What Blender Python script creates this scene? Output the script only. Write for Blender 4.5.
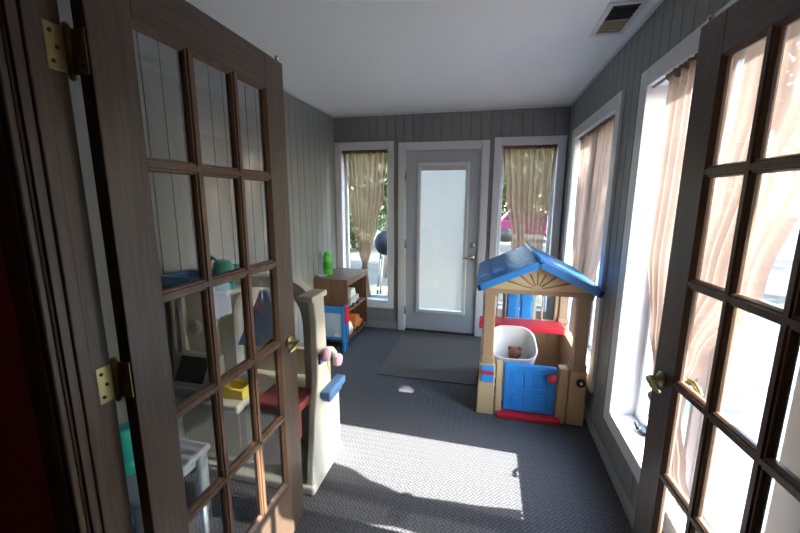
import bpy, bmesh, math, random
from mathutils import Vector, Matrix
random.seed(7)
PI = math.pi
for o in list(bpy.data.objects):
    bpy.data.objects.remove(o)
sc = bpy.context.scene
COL = sc.collection

# ------------------------------------------------------------------ camera, world, sun, exposure
cam_d = bpy.data.cameras.new('camera'); cam = bpy.data.objects.new('camera', cam_d); COL.objects.link(cam)
YAW, PITCH, ROLL, FOC, CAMH = .2322, .1799, .0042, 369.44, 1.5275
cy, sy, cp, sp = math.cos(YAW), math.sin(YAW), math.cos(PITCH), math.sin(PITCH)
fw = Vector((-sy*cp, cy*cp, -sp)); rt = Vector((cy, sy, 0)); up = rt.cross(fw)
r2 = math.cos(ROLL)*rt + math.sin(ROLL)*up; u2 = -math.sin(ROLL)*rt + math.cos(ROLL)*up
M = Matrix.Identity(4)
for i in range(3):
    M[i][0], M[i][1], M[i][2] = r2[i], u2[i], -fw[i]
M[2][3] = CAMH
cam.matrix_world = M
cam_d.sensor_width = 36; cam_d.lens = FOC/800*36; cam_d.clip_start = .02; cam_d.clip_end = 300
sc.camera = cam

w = bpy.data.worlds.new('world'); sc.world = w; w.use_nodes = True
wn = w.node_tree.nodes; wn.clear()
wo = wn.new('ShaderNodeOutputWorld'); bg = wn.new('ShaderNodeBackground'); sky = wn.new('ShaderNodeTexSky')
sky.sky_type = 'NISHITA'; sky.sun_disc = False; sky.sun_elevation = math.radians(34.6); sky.sun_rotation = math.radians(90)
sky.air_density = 1.2; sky.dust_density = .6
bg.inputs['Strength'].default_value = 1.9
w.node_tree.links.new(sky.outputs[0], bg.inputs[0]); w.node_tree.links.new(bg.outputs[0], wo.inputs[0])

sun_d = bpy.data.lights.new('sun', 'SUN'); sun_d.energy = 22.5; sun_d.angle = math.radians(.6); sun_d.color = (1, .975, .945)
sun = bpy.data.objects.new('sun', sun_d); COL.objects.link(sun)
sun.rotation_euler = Vector((-1, .025, -.69)).to_track_quat('-Z', 'Y').to_euler(); sun.location = (12, 0, 9)

vs = sc.view_settings
vs.view_transform = 'Standard'; vs.look = 'None'; vs.gamma = 1; vs.use_curve_mapping = False
vs.exposure = 1.03
sc.cycles.transparent_max_bounces = 24
sc.cycles.max_bounces = 14; sc.cycles.diffuse_bounces = 7

# ------------------------------------------------------------------ materials
def mat(name):
    m = bpy.data.materials.new(name); m.use_nodes = True
    n = m.node_tree.nodes; return m, n, m.node_tree.links, n['Principled BSDF']
def pm(name, col, rough=.5, var=.06, scale=8, bump=0, bscale=60, metal=0, spec=.5):
    m, n, l, b = mat(name)
    tc = n.new('ShaderNodeTexCoord'); nz = n.new('ShaderNodeTexNoise'); nz.inputs['Scale'].default_value = scale; nz.inputs['Detail'].default_value = 4
    l.new(tc.outputs['Object'], nz.inputs['Vector'])
    mx = n.new('ShaderNodeMix'); mx.data_type = 'RGBA'
    mx.inputs['A'].default_value = (*[max(0, c*(1-var)) for c in col], 1); mx.inputs['B'].default_value = (*[min(1, c*(1+var)) for c in col], 1)
    l.new(nz.outputs['Fac'], mx.inputs['Factor']); l.new(mx.outputs['Result'], b.inputs['Base Color'])
    b.inputs['Roughness'].default_value = rough; b.inputs['Metallic'].default_value = metal; b.inputs['Specular IOR Level'].default_value = spec
    if bump:
        n2 = n.new('ShaderNodeTexNoise'); n2.inputs['Scale'].default_value = bscale; n2.inputs['Detail'].default_value = 3
        l.new(tc.outputs['Object'], n2.inputs['Vector'])
        bp = n.new('ShaderNodeBump'); bp.inputs['Strength'].default_value = bump; bp.inputs['Distance'].default_value = .004
        l.new(n2.outputs['Fac'], bp.inputs['Height']); l.new(bp.outputs['Normal'], b.inputs['Normal'])
    return m
def wood(name, c1, c2, rough=.35, stretch=(30, 30, 2.2), spec=.5):
    m, n, l, b = mat(name)
    tc = n.new('ShaderNodeTexCoord'); mp = n.new('ShaderNodeMapping'); mp.inputs['Scale'].default_value = stretch
    nz = n.new('ShaderNodeTexNoise'); nz.inputs['Scale'].default_value = 2.2; nz.inputs['Detail'].default_value = 7; nz.inputs['Distortion'].default_value = .5
    cr = n.new('ShaderNodeValToRGB'); cr.color_ramp.elements[0].color = (*c1, 1); cr.color_ramp.elements[1].color = (*c2, 1)
    cr.color_ramp.elements[0].position = .35; cr.color_ramp.elements[1].position = .68
    l.new(tc.outputs['Object'], mp.inputs['Vector']); l.new(mp.outputs['Vector'], nz.inputs['Vector']); l.new(nz.outputs['Fac'], cr.inputs['Fac'])
    l.new(cr.outputs['Color'], b.inputs['Base Color']); b.inputs['Roughness'].default_value = rough; b.inputs['Specular IOR Level'].default_value = spec
    bp = n.new('ShaderNodeBump'); bp.inputs['Strength'].default_value = .15; bp.inputs['Distance'].default_value = .002
    l.new(nz.outputs['Fac'], bp.inputs['Height']); l.new(bp.outputs['Normal'], b.inputs['Normal'])
    return m
def glass(name, tint=(.97, .98, .97)):
    m, n, l, b = mat(name); n.remove(b)
    out = n['Material Output']; tr = n.new('ShaderNodeBsdfTransparent'); gl = n.new('ShaderNodeBsdfGlossy'); lw = n.new('ShaderNodeLayerWeight'); lw.inputs['Blend'].default_value = .5; pw = n.new('ShaderNodeMath'); pw.operation = 'POWER'; pw.inputs[1].default_value = 5
    fr = n.new('ShaderNodeMath'); fr.operation = 'MULTIPLY_ADD'; fr.inputs[1].default_value = .92; fr.inputs[2].default_value = .07; mx = n.new('ShaderNodeMixShader')
    tr.inputs[0].default_value = (*tint, 1); gl.inputs['Roughness'].default_value = .0; l.new(lw.outputs['Facing'], pw.inputs[0]); l.new(pw.outputs[0], fr.inputs[0])
    l.new(fr.outputs[0], mx.inputs[0]); l.new(tr.outputs[0], mx.inputs[1]); l.new(gl.outputs[0], mx.inputs[2]); l.new(mx.outputs[0], out.inputs[0])
    return m
def sheer(name, col, transp=.3, transl=.4):
    m, n, l, b = mat(name); n.remove(b); out = n['Material Output']
    tc = n.new('ShaderNodeTexCoord'); nz = n.new('ShaderNodeTexNoise'); nz.inputs['Scale'].default_value = 90
    l.new(tc.outputs['Object'], nz.inputs['Vector'])
    mxc = n.new('ShaderNodeMix'); mxc.data_type = 'RGBA'; mxc.inputs['A'].default_value = (*[c*.88 for c in col], 1); mxc.inputs['B'].default_value = (*[min(1, c*1.1) for c in col], 1)
    l.new(nz.outputs['Fac'], mxc.inputs['Factor'])
    df = n.new('ShaderNodeBsdfDiffuse'); tl = n.new('ShaderNodeBsdfTranslucent'); tr = n.new('ShaderNodeBsdfTransparent')
    tr.inputs[0].default_value = (.95, .92, .89, 1)
    l.new(mxc.outputs['Result'], df.inputs[0]); l.new(mxc.outputs['Result'], tl.inputs[0])
    m1 = n.new('ShaderNodeMixShader'); m1.inputs[0].default_value = transl; l.new(df.outputs[0], m1.inputs[1]); l.new(tl.outputs[0], m1.inputs[2])
    m2 = n.new('ShaderNodeMixShader'); m2.inputs[0].default_value = transp; l.new(m1.outputs[0], m2.inputs[1]); l.new(tr.outputs[0], m2.inputs[2])
    l.new(m2.outputs[0], out.inputs[0]); return m
def transl(name, col, fac=.5):
    m, n, l, b = mat(name); out = n['Material Output']
    b.inputs['Base Color'].default_value = (*col, 1); b.inputs['Roughness'].default_value = .6
    nz = n.new('ShaderNodeTexNoise'); nz.inputs['Scale'].default_value = 20
    tl = n.new('ShaderNodeBsdfTranslucent'); tl.inputs[0].default_value = (*col, 1)
    mx = n.new('ShaderNodeMixShader'); mx.inputs[0].default_value = fac
    l.new(b.outputs[0], mx.inputs[1]); l.new(tl.outputs[0], mx.inputs[2]); l.new(mx.outputs[0], out.inputs[0]); return m
def carpet_mat():
    m, n, l, b = mat('carpet')
    tc = n.new('ShaderNodeTexCoord'); mp = n.new('ShaderNodeMapping'); mp.inputs['Rotation'].default_value = (0, 0, PI/4)
    l.new(tc.outputs['Object'], mp.inputs['Vector'])
    ck = n.new('ShaderNodeTexChecker'); ck.inputs['Scale'].default_value = 32; l.new(mp.outputs[0], ck.inputs['Vector'])
    ws = []
    for d in ('X', 'Y'):
        wv = n.new('ShaderNodeTexWave'); wv.wave_type = 'BANDS'; wv.bands_direction = d; wv.inputs['Scale'].default_value = 20; wv.inputs['Distortion'].default_value = 1.2; wv.inputs['Detail Scale'].default_value = 6
        l.new(mp.outputs[0], wv.inputs['Vector']); ws.append(wv)
    mx = n.new('ShaderNodeMix'); mx.data_type = 'FLOAT'
    l.new(ck.outputs['Fac'], mx.inputs[0]); l.new(ws[0].outputs['Fac'], mx.inputs[2]); l.new(ws[1].outputs['Fac'], mx.inputs[3])
    nz = n.new('ShaderNodeTexNoise'); nz.inputs['Scale'].default_value = 160; nz.inputs['Detail'].default_value = 3; l.new(tc.outputs['Object'], nz.inputs['Vector'])
    ad = n.new('ShaderNodeMath'); ad.operation = 'MULTIPLY_ADD'; ad.inputs[1].default_value = .62
    l.new(mx.outputs[0], ad.inputs[0])
    m2 = n.new('ShaderNodeMath'); m2.operation = 'MULTIPLY'; m2.inputs[1].default_value = .4; l.new(nz.outputs['Fac'], m2.inputs[0]); l.new(m2.outputs[0], ad.inputs[2])
    cr = n.new('ShaderNodeValToRGB'); cr.color_ramp.elements[0].color = (.056, .056, .060, 1); cr.color_ramp.elements[1].color = (.138, .138, .142, 1)
    cr.color_ramp.elements[0].position = .1; cr.color_ramp.elements[1].position = .85
    l.new(ad.outputs[0], cr.inputs['Fac']); l.new(cr.outputs['Color'], b.inputs['Base Color'])
    b.inputs['Roughness'].default_value = .95; b.inputs['Specular IOR Level'].default_value = .1
    bp = n.new('ShaderNodeBump'); bp.inputs['Strength'].default_value = .5; bp.inputs['Distance'].default_value = .004
    l.new(ad.outputs[0], bp.inputs['Height']); l.new(bp.outputs[0], b.inputs['Normal']); return m
def boards_mat(name, c1, c2, width):
    m, n, l, b = mat(name)
    tc = n.new('ShaderNodeTexCoord'); br = n.new('ShaderNodeTexBrick'); br.inputs['Color1'].default_value = (*c1, 1); br.inputs['Color2'].default_value = (*c2, 1); br.inputs['Mortar'].default_value = (.08, .08, .08, 1)
    br.inputs['Scale'].default_value = 1; br.inputs['Brick Width'].default_value = 2.4; br.inputs['Row Height'].default_value = width; br.inputs['Mortar Size'].default_value = .006
    l.new(tc.outputs['Object'], br.inputs['Vector']); l.new(br.outputs['Color'], b.inputs['Base Color']); b.inputs['Roughness'].default_value = .7; return m

M_PANEL = pm('grey_panelling', (.235, .236, .228), .55, .05, 5, .12, 90)
M_CEIL = pm('ceiling_paint', (.86, .86, .85), .9, .02, 4, .35, 55)
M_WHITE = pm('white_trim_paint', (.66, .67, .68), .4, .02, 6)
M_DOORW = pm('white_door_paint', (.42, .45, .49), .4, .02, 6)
M_BASEB = pm('grey_baseboard_paint', (.30, .31, .31), .5, .04, 6)
M_RED = pm('dark_red_wall_paint', (.42, .085, .05), .7, .05, 3, .1, 40)
M_CARPET = carpet_mat()
M_DARKW = wood('dark_stained_wood', (.062, .044, .031), (.110, .070, .046), .38, (28, 28, 2))
M_DARKH = wood('dark_stained_wood_across', (.062, .044, .031), (.110, .070, .046), .38, (2, 28, 28))
M_STICK = wood('reddish_stained_wood', (.10, .055, .032), (.16, .088, .05), .35, (28, 28, 2))
M_GLASS = glass('clear_glass')
M_BRASS = pm('aged_brass', (.36, .30, .14), .35, .15, 25, metal=1)
M_NICKEL = pm('brushed_nickel', (.55, .5, .42), .25, .05, 25, metal=1)
M_BLACK = pm('black_plastic', (.012, .012, .013), .4)
M_DARKSLOT = pm('dark_grille', (.03, .03, .03), .6)
M_SHEER = sheer('tan_sheer_fabric', (.25, .187, .157), .06, .36)
M_SHEERB = sheer('brown_sheer_fabric', (.34, .215, .14), .22, .45)
M_HEAD = sheer('gathered_brown_fabric', (.29, .20, .14), .06, .35)
M_ROD = pm('rod_metal', (.35, .30, .25), .35, metal=1)
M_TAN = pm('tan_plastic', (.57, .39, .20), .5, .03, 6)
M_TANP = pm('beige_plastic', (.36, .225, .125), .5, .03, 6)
M_BLUE = pm('blue_plastic', (.03, .24, .60), .42, .04, 6)
M_ROOF = pm('blue_roof_plastic', (.035, .20, .50), .45, .05, 6)
M_REDP = pm('red_plastic', (.55, .02, .035), .38, .04, 6)
M_CREAM = pm('cream_plastic', (.62, .59, .50), .5, .02, 5)
M_TANS = pm('sand_plastic_and_recess_shade', (.48, .40, .27), .5, .03, 5)  # sand colour; also stands in for shade on the kitchen back panel
M_DRED = pm('brick_red_plastic', (.22, .04, .035), .5, .05, 6)
M_SLATE = pm('slate_blue_plastic', (.10, .21, .42), .45, .04, 6)
M_YEL = pm('yellow_plastic', (.75, .58, .09), .45, .03, 6)
M_TEAL = pm('teal_plastic', (.03, .42, .36), .35, .05, 6)
M_GREYP = pm('grey_plastic', (.36, .37, .37), .5, .03, 6)
M_PALE = pm('pale_blue_grey_plastic', (.36, .40, .44), .45, .02, 5)
M_WPL = pm('white_plastic', (.80, .80, .78), .4, .02, 5)
M_PINK = pm('pink_plastic', (.72, .42, .52), .45, .05, 6)
M_GREEN = pm('lime_green_plastic', (.10, .55, .04), .4, .04, 6)
M_LABELG = pm('dark_green_band', (.05, .33, .04), .5)
M_WALN = wood('walnut_veneer', (.13, .065, .035), (.22, .115, .06), .45, (26, 2.4, 26))
M_WALNV = wood('walnut_veneer_upright', (.13, .065, .035), (.22, .115, .06), .45, (26, 26, 2.4))
M_MAT = pm('grey_rubber_mat', (.095, .084, .074), .8, .1, 14, .4, 130)
M_MESHF = transl('pale_mesh_fabric', (.50, .58, .66), .3)
M_TEDDY = pm('brown_plush', (.16, .065, .035), .95, .2, 40, .8, 160)
M_ORANGE = pm('orange_plastic', (.75, .22, .05), .4)
M_BLIND = transl('white_blind_slat', (.84, .82, .79), .46)
M_LEAF = transl('green_leaf', (.05, .085, .02), .35)
M_LEAF2 = transl('olive_leaf', (.07, .095, .025), .35)
M_LEAF3 = transl('pale_leaf', (.15, .21, .09), .35)
M_BARK = pm('tree_bark', (.10, .075, .055), .9, .3, 12, .6, 30)
M_LAWN = pm('dry_lawn', (.055, .05, .034), .95, .35, 1.2, .5, 40)
M_DECK = boards_mat('weathered_deck', (.17, .18, .19), (.15, .16, .17), .14)
M_MAG = pm('magenta_car_paint', (.16, .015, .075), .3, .03, 6)
M_DKBL = pm('dark_blue_enamel', (.003, .004, .007), .75, spec=.08)

# ------------------------------------------------------------------ mesh helpers
class MB:
    def __init__(self, xf=None): self.v = []; self.f = []; self.sm = []; self.xf = xf
    def add(self, vs, fs, smooth=False):
        k = len(self.v); self.v += [Vector(p) for p in vs]; self.f += [[k+i for i in f] for f in fs]; self.sm += [smooth]*len(fs); return self
    def _bm(self, bm, smooth=False):
        bm.verts.index_update(); self.add([v.co.copy() for v in bm.verts], [[v.index for v in f.verts] for f in bm.faces], smooth); bm.free(); return self
    def box(self, x0, x1, y0, y1, z0, z1, bev=0, seg=2, rot=None):
        bm = bmesh.new(); bmesh.ops.create_cube(bm, size=1)
        c = Vector(((x0+x1)/2, (y0+y1)/2, (z0+z1)/2))
        for v in bm.verts:
            v.co = Vector((v.co.x*abs(x1-x0), v.co.y*abs(y1-y0), v.co.z*abs(z1-z0)))
        if bev: bmesh.ops.bevel(bm, geom=bm.edges[:], offset=min(bev, .49*min(abs(x1-x0), abs(y1-y0), abs(z1-z0))), segments=seg, profile=.5, affect='EDGES')
        for v in bm.verts:
            v.co = (rot @ v.co if rot else v.co) + c
        return self._bm(bm)
    def prism(self, pts, axis, a, b, bev=0):
        bm = bmesh.new()
        def P(p, t): return {'x': (t, p[0], p[1]), 'y': (p[0], t, p[1]), 'z': (p[0], p[1], t)}[axis]
        A = [bm.verts.new(P(p, a)) for p in pts]; B = [bm.verts.new(P(p, b)) for p in pts]; n = len(pts)
        bm.faces.new(A); bm.faces.new(B[::-1])
        for i in range(n): bm.faces.new((A[i], B[i], B[(i+1) % n], A[(i+1) % n]))
        bmesh.ops.recalc_face_normals(bm, faces=bm.faces[:])
        if bev: bmesh.ops.bevel(bm, geom=bm.edges[:], offset=bev, segments=2, profile=.5, affect='EDGES')
        return self._bm(bm)
    def tube(self, pts, r, seg=12, closed=False, cap=True):
        pts = [Vector(p) for p in pts]; n = len(pts); rs = r if isinstance(r, (list, tuple)) else [r]*n
        vs = []; fs = []; prev = None
        for i, p in enumerate(pts):
            if closed: t = pts[(i+1) % n]-pts[i-1]
            else: t = pts[min(i+1, n-1)]-pts[max(i-1, 0)]
            t.normalize()
            a = prev if prev is not None else (Vector((0, 0, 1)) if abs(t.z) < .9 else Vector((1, 0, 0)))
            a = (a-t*a.dot(t)).normalized(); prev = a; b = t.cross(a)
            vs += [p+rs[i]*(math.cos(2*PI*k/seg)*a+math.sin(2*PI*k/seg)*b) for k in range(seg)]
        for i in range(n if closed else n-1):
            j = (i+1) % n
            for k in range(seg): fs.append([i*seg+k, i*seg+(k+1) % seg, j*seg+(k+1) % seg, j*seg+k])
        if cap and not closed: fs += [list(range(seg))[::-1], [(n-1)*seg+k for k in range(seg)]]
        return self.add(vs, fs, True)
    def lathe(self, prof, c, seg=24, axis='z', flat=1.0):
        vs = []; fs = []; c = Vector(c); n = len(prof)
        for (r, h) in prof:
            for k in range(seg):
                a = 2*PI*k/seg; p = (r*math.cos(a), r*math.sin(a)*flat, h)
                p = {'z': p, 'y': (p[0], p[2], p[1]), 'x': (p[2], p[0], p[1])}[axis]
                vs.append(c+Vector(p))
        for i in range(n-1):
            for k in range(seg): fs.append([i*seg+k, i*seg+(k+1) % seg, (i+1)*seg+(k+1) % seg, (i+1)*seg+k])
        fs += [list(range(seg))[::-1], [(n-1)*seg+k for k in range(seg)]]
        return self.add(vs, fs, True)
    def ball(self, c, rx, ry=None, rz=None, sub=3, noise=0):
        bm = bmesh.new(); bmesh.ops.create_icosphere(bm, subdivisions=sub, radius=1)
        ry = ry or rx; rz = rz or rx
        for v in bm.verts:
            k = 1+random.uniform(-noise, noise); v.co = Vector((v.co.x*rx*k, v.co.y*ry*k, v.co.z*rz*k))+Vector(c)
        return self._bm(bm, True)
    def grid(self, fn, nu, nv, smooth=True):
        vs = [fn(i/nu, j/nv) for j in range(nv+1) for i in range(nu+1)]
        fs = [[j*(nu+1)+i, j*(nu+1)+i+1, (j+1)*(nu+1)+i+1, (j+1)*(nu+1)+i] for j in range(nv) for i in range(nu)]
        return self.add(vs, fs, smooth)
    def build(self, name, m, parent=None, local=False, props=None):
        off = Vector((0, 0, 0))
        if parent is not None and not local:
            p = parent
            while p is not None: off += p.location; p = p.parent
        me = bpy.data.meshes.new(name)
        vs = [self.xf(v) if self.xf else v for v in self.v]
        me.from_pydata([tuple(v-off) for v in vs], [], self.f)
        bm = bmesh.new(); bm.from_mesh(me); bmesh.ops.recalc_face_normals(bm, faces=bm.faces[:]); bm.to_mesh(me); bm.free()
        for p, s in zip(me.polygons, self.sm): p.use_smooth = s
        me.materials.append(m)
        o = bpy.data.objects.new(name, me); COL.objects.link(o)
        if parent is not None: o.parent = parent
        for k, v in (props or {}).items(): o[k] = v
        return o
def B(*a, **k): return MB().box(*a, **k)
def thing(name, label, cat, loc, group=None, rotz=0):
    o = bpy.data.objects.new(name, None); COL.objects.link(o); o.location = loc; o.rotation_euler = (0, 0, rotz); o.empty_display_size = .05
    o['label'] = label; o['category'] = cat
    if group: o['group'] = group
    return o
def sroot(name, loc, rotz=0, label=None, cat=None):
    o = bpy.data.objects.new(name, None); COL.objects.link(o); o.location = loc; o.rotation_euler = (0, 0, rotz); o['kind'] = 'structure'; o.empty_display_size = .05
    if label: o['label'] = label; o['category'] = cat
    return o
def struct(mb, name, m, label=None, cat=None):
    o = mb.build(name, m); o['kind'] = 'structure'
    if label: o['label'] = label; o['category'] = cat
    return o
def tag(o, label, cat, group=None):
    o['label'] = label; o['category'] = cat
    if group: o['group'] = group
    return o

# ------------------------------------------------------------------ room shell
XL, XR, YB, YF, H = -1.738, .739, 4.096, .635, 2.4436
YH = .535                                   # hall side of the front wall
WT = .155
struct(B(-2.6, XR+.02, -2.1, YB+.02, -.06, 0), 'floor', M_CARPET, 'blue grey carpet with a small woven lattice pattern', 'carpet')
struct(B(XL-.02, XR+.02, YH, YB+.02, H, H+.06), 'ceiling', M_CEIL, 'flat white textured ceiling of the sunroom', 'ceiling')
XF_R = lambda p: Vector((XR+p.y, p.x, p.z))         # (along, depth outwards, z)
XF_B = lambda p: Vector((p.x, YB+p.y, p.z))
XF_L = lambda p: Vector((XL-p.y, p.x, p.z))
XF_F = lambda p: Vector((p.x, YF-p.y, p.z))
def panel_wall(name, xf, a0, a1, holes, z0=0, z1=H, thick=WT, pitch=.1016, label=None):
    """vertical planks with grooves in front of a backing, both cut around the openings"""
    mb = MB(xf)
    def cells(c0, c1):
        cuts = sorted({c0, c1} | {h[k] for h in holes for k in (0, 1) if c0 < h[k] < c1})
        for p, q in zip(cuts[:-1], cuts[1:]):
            zs = [(z0, z1)]
            for h in holes:
                if h[0] <= p+1e-6 and h[1] >= q-1e-6:
                    nz = []
                    for (u, v) in zs:
                        if h[2] > u: nz.append((u, min(v, h[2])))
                        if h[3] < v: nz.append((max(u, h[3]), v))
                    zs = nz
            for (u, v) in zs:
                if v-u > .001: yield p, q, u, v
    for p, q, u, v in cells(a0, a1): mb.box(p, q, .007, thick, u, v)
    a = a0
    while a < a1-1e-4:
        b = min(a+pitch, a1); g = .0035
        for p, q, u, v in cells(a, b):
            p2 = p+g if abs(p-a) < 1e-6 else p; q2 = q-g if abs(q-b) < 1e-6 else q
            if q2-p2 > .002:
                mb.prism([(p2-.003, .0085), (p2, 0), (q2, 0), (q2+.003, .0085)], 'z', u, v)
        a = b
    return struct(mb, name, M_PANEL, label, 'wall' if label else None)
LW1 = (2.61, 3.745, .335, 2.075); LW2 = (.998, 2.152, .335, 2.075)
BW1 = (-1.664, -1.105, .345, 2.075); BW2 = (.10, .652, .345, 2.08); BD = (-.915, -.089, 0, 2.058)
panel_wall('wall_right', XF_R, YF-.06, YB+WT, [LW1, LW2], label='grey grooved panel wall with the two big curtained windows')
panel_wall('wall_back', XF_B, XL, XR, [BW1, BW2, BD], label='grey grooved panel wall around the white back door')
panel_wall('wall_left', XF_L, YF-.06, YB+WT, [], pitch=.12, label='grey grooved panel wall on the left side')
JL, JR = -.85, .69
panel_wall('wall_front', XF_F, XL, XR, [(JL-.02, JR+.02, 0, 2.08)], thick=.06, label='panelled wall around the double door opening')
# hall the camera stands in
hall = MB().box(-2.6, JL-.02, YH, YF-.06, 0, H).box(JR+.02, 1.6, YH, YF-.06, 0, H).box(JL-.02, JR+.02, YH, YF-.06, 2.08, H)
struct(hall, 'wall_hall', M_RED, 'dark red painted wall beside the door casing', 'wall')
struct(B(-2.7, -2.6, -2.1, YF-.06, -.06, H), 'wall_hall_left', M_RED)
struct(B(1.6, 1.7, -2.1, YF-.06, -.06, H), 'wall_hall_right', M_RED)
struct(B(-2.7, 1.7, -2.2, -2.1, -.06, H), 'wall_hall_back', M_RED)
struct(B(XR+.02, 1.7, -2.1, YF-.06, -.06, 0), 'floor_hall', M_CARPET)
struct(B(-2.7, 1.7, -2.2, YH, H, H+.06), 'ceiling_hall', M_CEIL)
# baseboards
struct(B(XR-.012, XR, YF, YB, 0, .085, bev=.003), 'baseboard_right', M_BASEB)
struct(B(XL, XL+.012, YF, YB, 0, .085, bev=.003), 'baseboard_left', M_BASEB)
struct(MB().box(XL+.012, -.995, YB-.012, YB, 0, .085, bev=.003).box(-.008, XR-.012, YB-.012, YB, 0, .085, bev=.003), 'baseboard_back', M_BASEB)
# ceiling cove strips
struct(MB().box(XR-.016, XR, YF, YB, H-.018, H, bev=.004), 'trim_1', M_WHITE)
struct(MB().box(XL, XL+.016, YF, YB, H-.018, H, bev=.004), 'trim_2', M_WHITE)
struct(MB().box(XL+.016, XR-.016, YB-.016, YB, H-.018, H, bev=.004), 'trim_3', M_WHITE)
# dark jambs, stops and hall casing of the double door
def jamb(side, x, name):
    s = side
    mb = MB()
    def bx(u0, u1, y0, y1, bev=.002):
        a, b = sorted((x+s*u0, x+s*u1)); mb.box(a, b, y0, y1, 0, 2.06, bev=bev)
    bx(-.02, 0, YH, YF)
    bx(0, .011, .560, .588, .003); bx(0, .006, YH+.006, .560, .0015)
    bx(-.075, .0, YH-.016, YH-.0005, .004); bx(-.066, -.012, YH-.021, YH-.015, .003)
    struct(mb, name, M_DARKW, 'dark stained %s jamb and casing of the double door' % ('left' if s > 0 else 'right'), 'door frame')
jamb(1, JL, 'trim_4'); jamb(-1, JR, 'trim_5')
struct(MB().box(JL-.075, JR+.075, YH-.016, YF, 2.06, 2.08, bev=.002).box(JL-.075, JR+.075, YH-.016, YH-.0005, 2.08, 2.14, bev=.004), 'trim_6', M_DARKH)
struct(MB().box(JL-.095, JL-.022, YF, YF+.016, 0, 2.13, bev=.003).box(JR-.0, XR-.013, YF, YF+.016, 0, 2.13, bev=.003).box(JL-.022, JR, YF, YF+.016, 2.062, 2.13, bev=.003), 'trim_7', M_WHITE)

# ------------------------------------------------------------------ windows
def window(name, xf, hole, loc, cw, mull=None, crank=None, label=None, sash_d=.11, top=None, bot=None):
    a0, a1, z0, z1 = hole
    r = sroot(name, loc, label=label, cat='window')
    top = top or cw; bot = bot or cw
    L = cw if isinstance(cw, tuple) else (cw, cw)
    t = top if not isinstance(top, tuple) else top[0]; bt = bot if not isinstance(bot, tuple) else bot[0]
    mb = MB(xf)
    mb.box(a0-L[0], a0+.004, -.018, .012, z0-bt, z1+t, bev=.004).box(a1-.004, a1+L[1], -.018, .012, z0-bt, z1+t, bev=.004)
    mb.box(a0+.004, a1-.004, -.018, .012, z1-.004, z1+t, bev=.004).box(a0+.004, a1-.004, -.018, .012, z0-bt, z0+.004, bev=.004)
    mb.build('casing', M_WHITE, r)
    mb = MB(xf)
    mb.box(a0-.012, a0+.004, .010, WT, z0-.012, z1+.012).box(a1-.004, a1+.012, .010, WT, z0-.012, z1+.012)
    mb.box(a0, a1, .010, WT, z1-.004, z1+.012).box(a0, a1, .010, WT+.03, z0-.012, z0+.004)
    mb.build('jamb_liner', M_WHITE, r)
    secs = [(a0+.004, a1-.004)] if not mull else [(a0+.004, mull-.012), (mull+.012, a1-.004)]
    if mull: MB(xf).box(mull-.012, mull+.012, sash_d-.03, sash_d+.04, z0+.004, z1-.004, bev=.003).build('mullion', M_WHITE, r)
    for (p, q) in secs:
        s = .035
        mb = MB(xf)
        mb.box(p, p+s, sash_d, sash_d+.035, z0+.004, z1-.004, bev=.004).box(q-s, q, sash_d, sash_d+.035, z0+.004, z1-.004, bev=.004)
        mb.box(p+s, q-s, sash_d, sash_d+.035, z0+.004, z0+.004+s, bev=.004).box(p+s, q-s, sash_d, sash_d+.035, z1-.004-s, z1-.004, bev=.004)
        so = mb.build('sash', M_WHITE, r)
        MB(xf).add([(p+s, sash_d+.018, z0+s), (q-s, sash_d+.018, z0+s), (q-s, sash_d+.018, z1-s), (p+s, sash_d+.018, z1-s)], [[0, 1, 2, 3]]).build('glass_pane', M_GLASS, so)
    if crank:
        mb = MB(xf)
        mb.box(crank-.035, crank+.035, sash_d-.035, sash_d+.004, z0+.004, z0+.028, bev=.006)
        mb.tube([(crank+.01, sash_d-.03, z0+.02), (crank+.01, sash_d-.055, z0+.05), (crank-.03, sash_d-.065, z0+.062), (crank-.055, sash_d-.065, z0+.058)], .007)
        mb.ball((crank-.06, sash_d-.065, z0+.06), .012, sub=2)
        mb.build('crank_handle', M_BLACK, r, props={'label': 'small dark window crank on the sill'})
    return r
window('window_1', XF_B, BW1, (-1.38, YB, .345), (.072, .06), label='narrow window left of the white back door', sash_d=.08, top=.08, bot=.095)
window('window_2', XF_B, BW2, (.376, YB, .345), (.07, .07), label='narrow window between the white back door and the right corner', sash_d=.08, top=.076, bot=.095)
window('window_3', XF_R, LW1, (XR, 3.18, .335), (.088, .088), mull=3.18, label='right wall window behind the blue roofed playhouse', top=.082, bot=.082)
window('window_4', XF_R, LW2, (XR, 1.59, .335), (.088, .088), mull=1.575, crank=1.98, label='right wall window seen past and through the open right door', top=.082, bot=.082)

# ------------------------------------------------------------------ back door
d3 = sroot('door_3', (-.502, YB, 0), label='white back door with a full length glass blind insert', cat='door')
xa, xb = -.9016, -.1025
mb = MB(); mb.box(xa-.088, xa-.010, YB-.02, YB+.01, 0, 2.135, bev=.004).box(xb+.010, xb+.088, YB-.02, YB+.01, 0, 2.135, bev=.004).box(xa-.010, xb+.010, YB-.02, YB+.01, 2.055, 2.135, bev=.004)
mb.build('casing', M_WHITE, d3)
mb = MB(); mb.box(xa-.013, xa-.003, YB-.008, YB+.15, 0, 2.058).box(xb+.003, xb+.013, YB-.008, YB+.15, 0, 2.058).box(xa-.003, xb+.003, YB-.008, YB+.15, 2.048, 2.058)
mb.box(xa-.003, xa+.014, YB+.053, YB+.075, 0, 2.048).box(xb-.014, xb+.003, YB+.053, YB+.075, 0, 2.048).box(xa+.014, xb-.014, YB+.053, YB+.075, 2.034, 2.048)
mb.build('jamb', M_WHITE, d3)
B(xa-.003, xb+.003, YB-.012, YB+.15, 0, .018, bev=.004).build('threshold', M_BLACK, d3, props={'label': 'dark threshold strip'})
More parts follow.
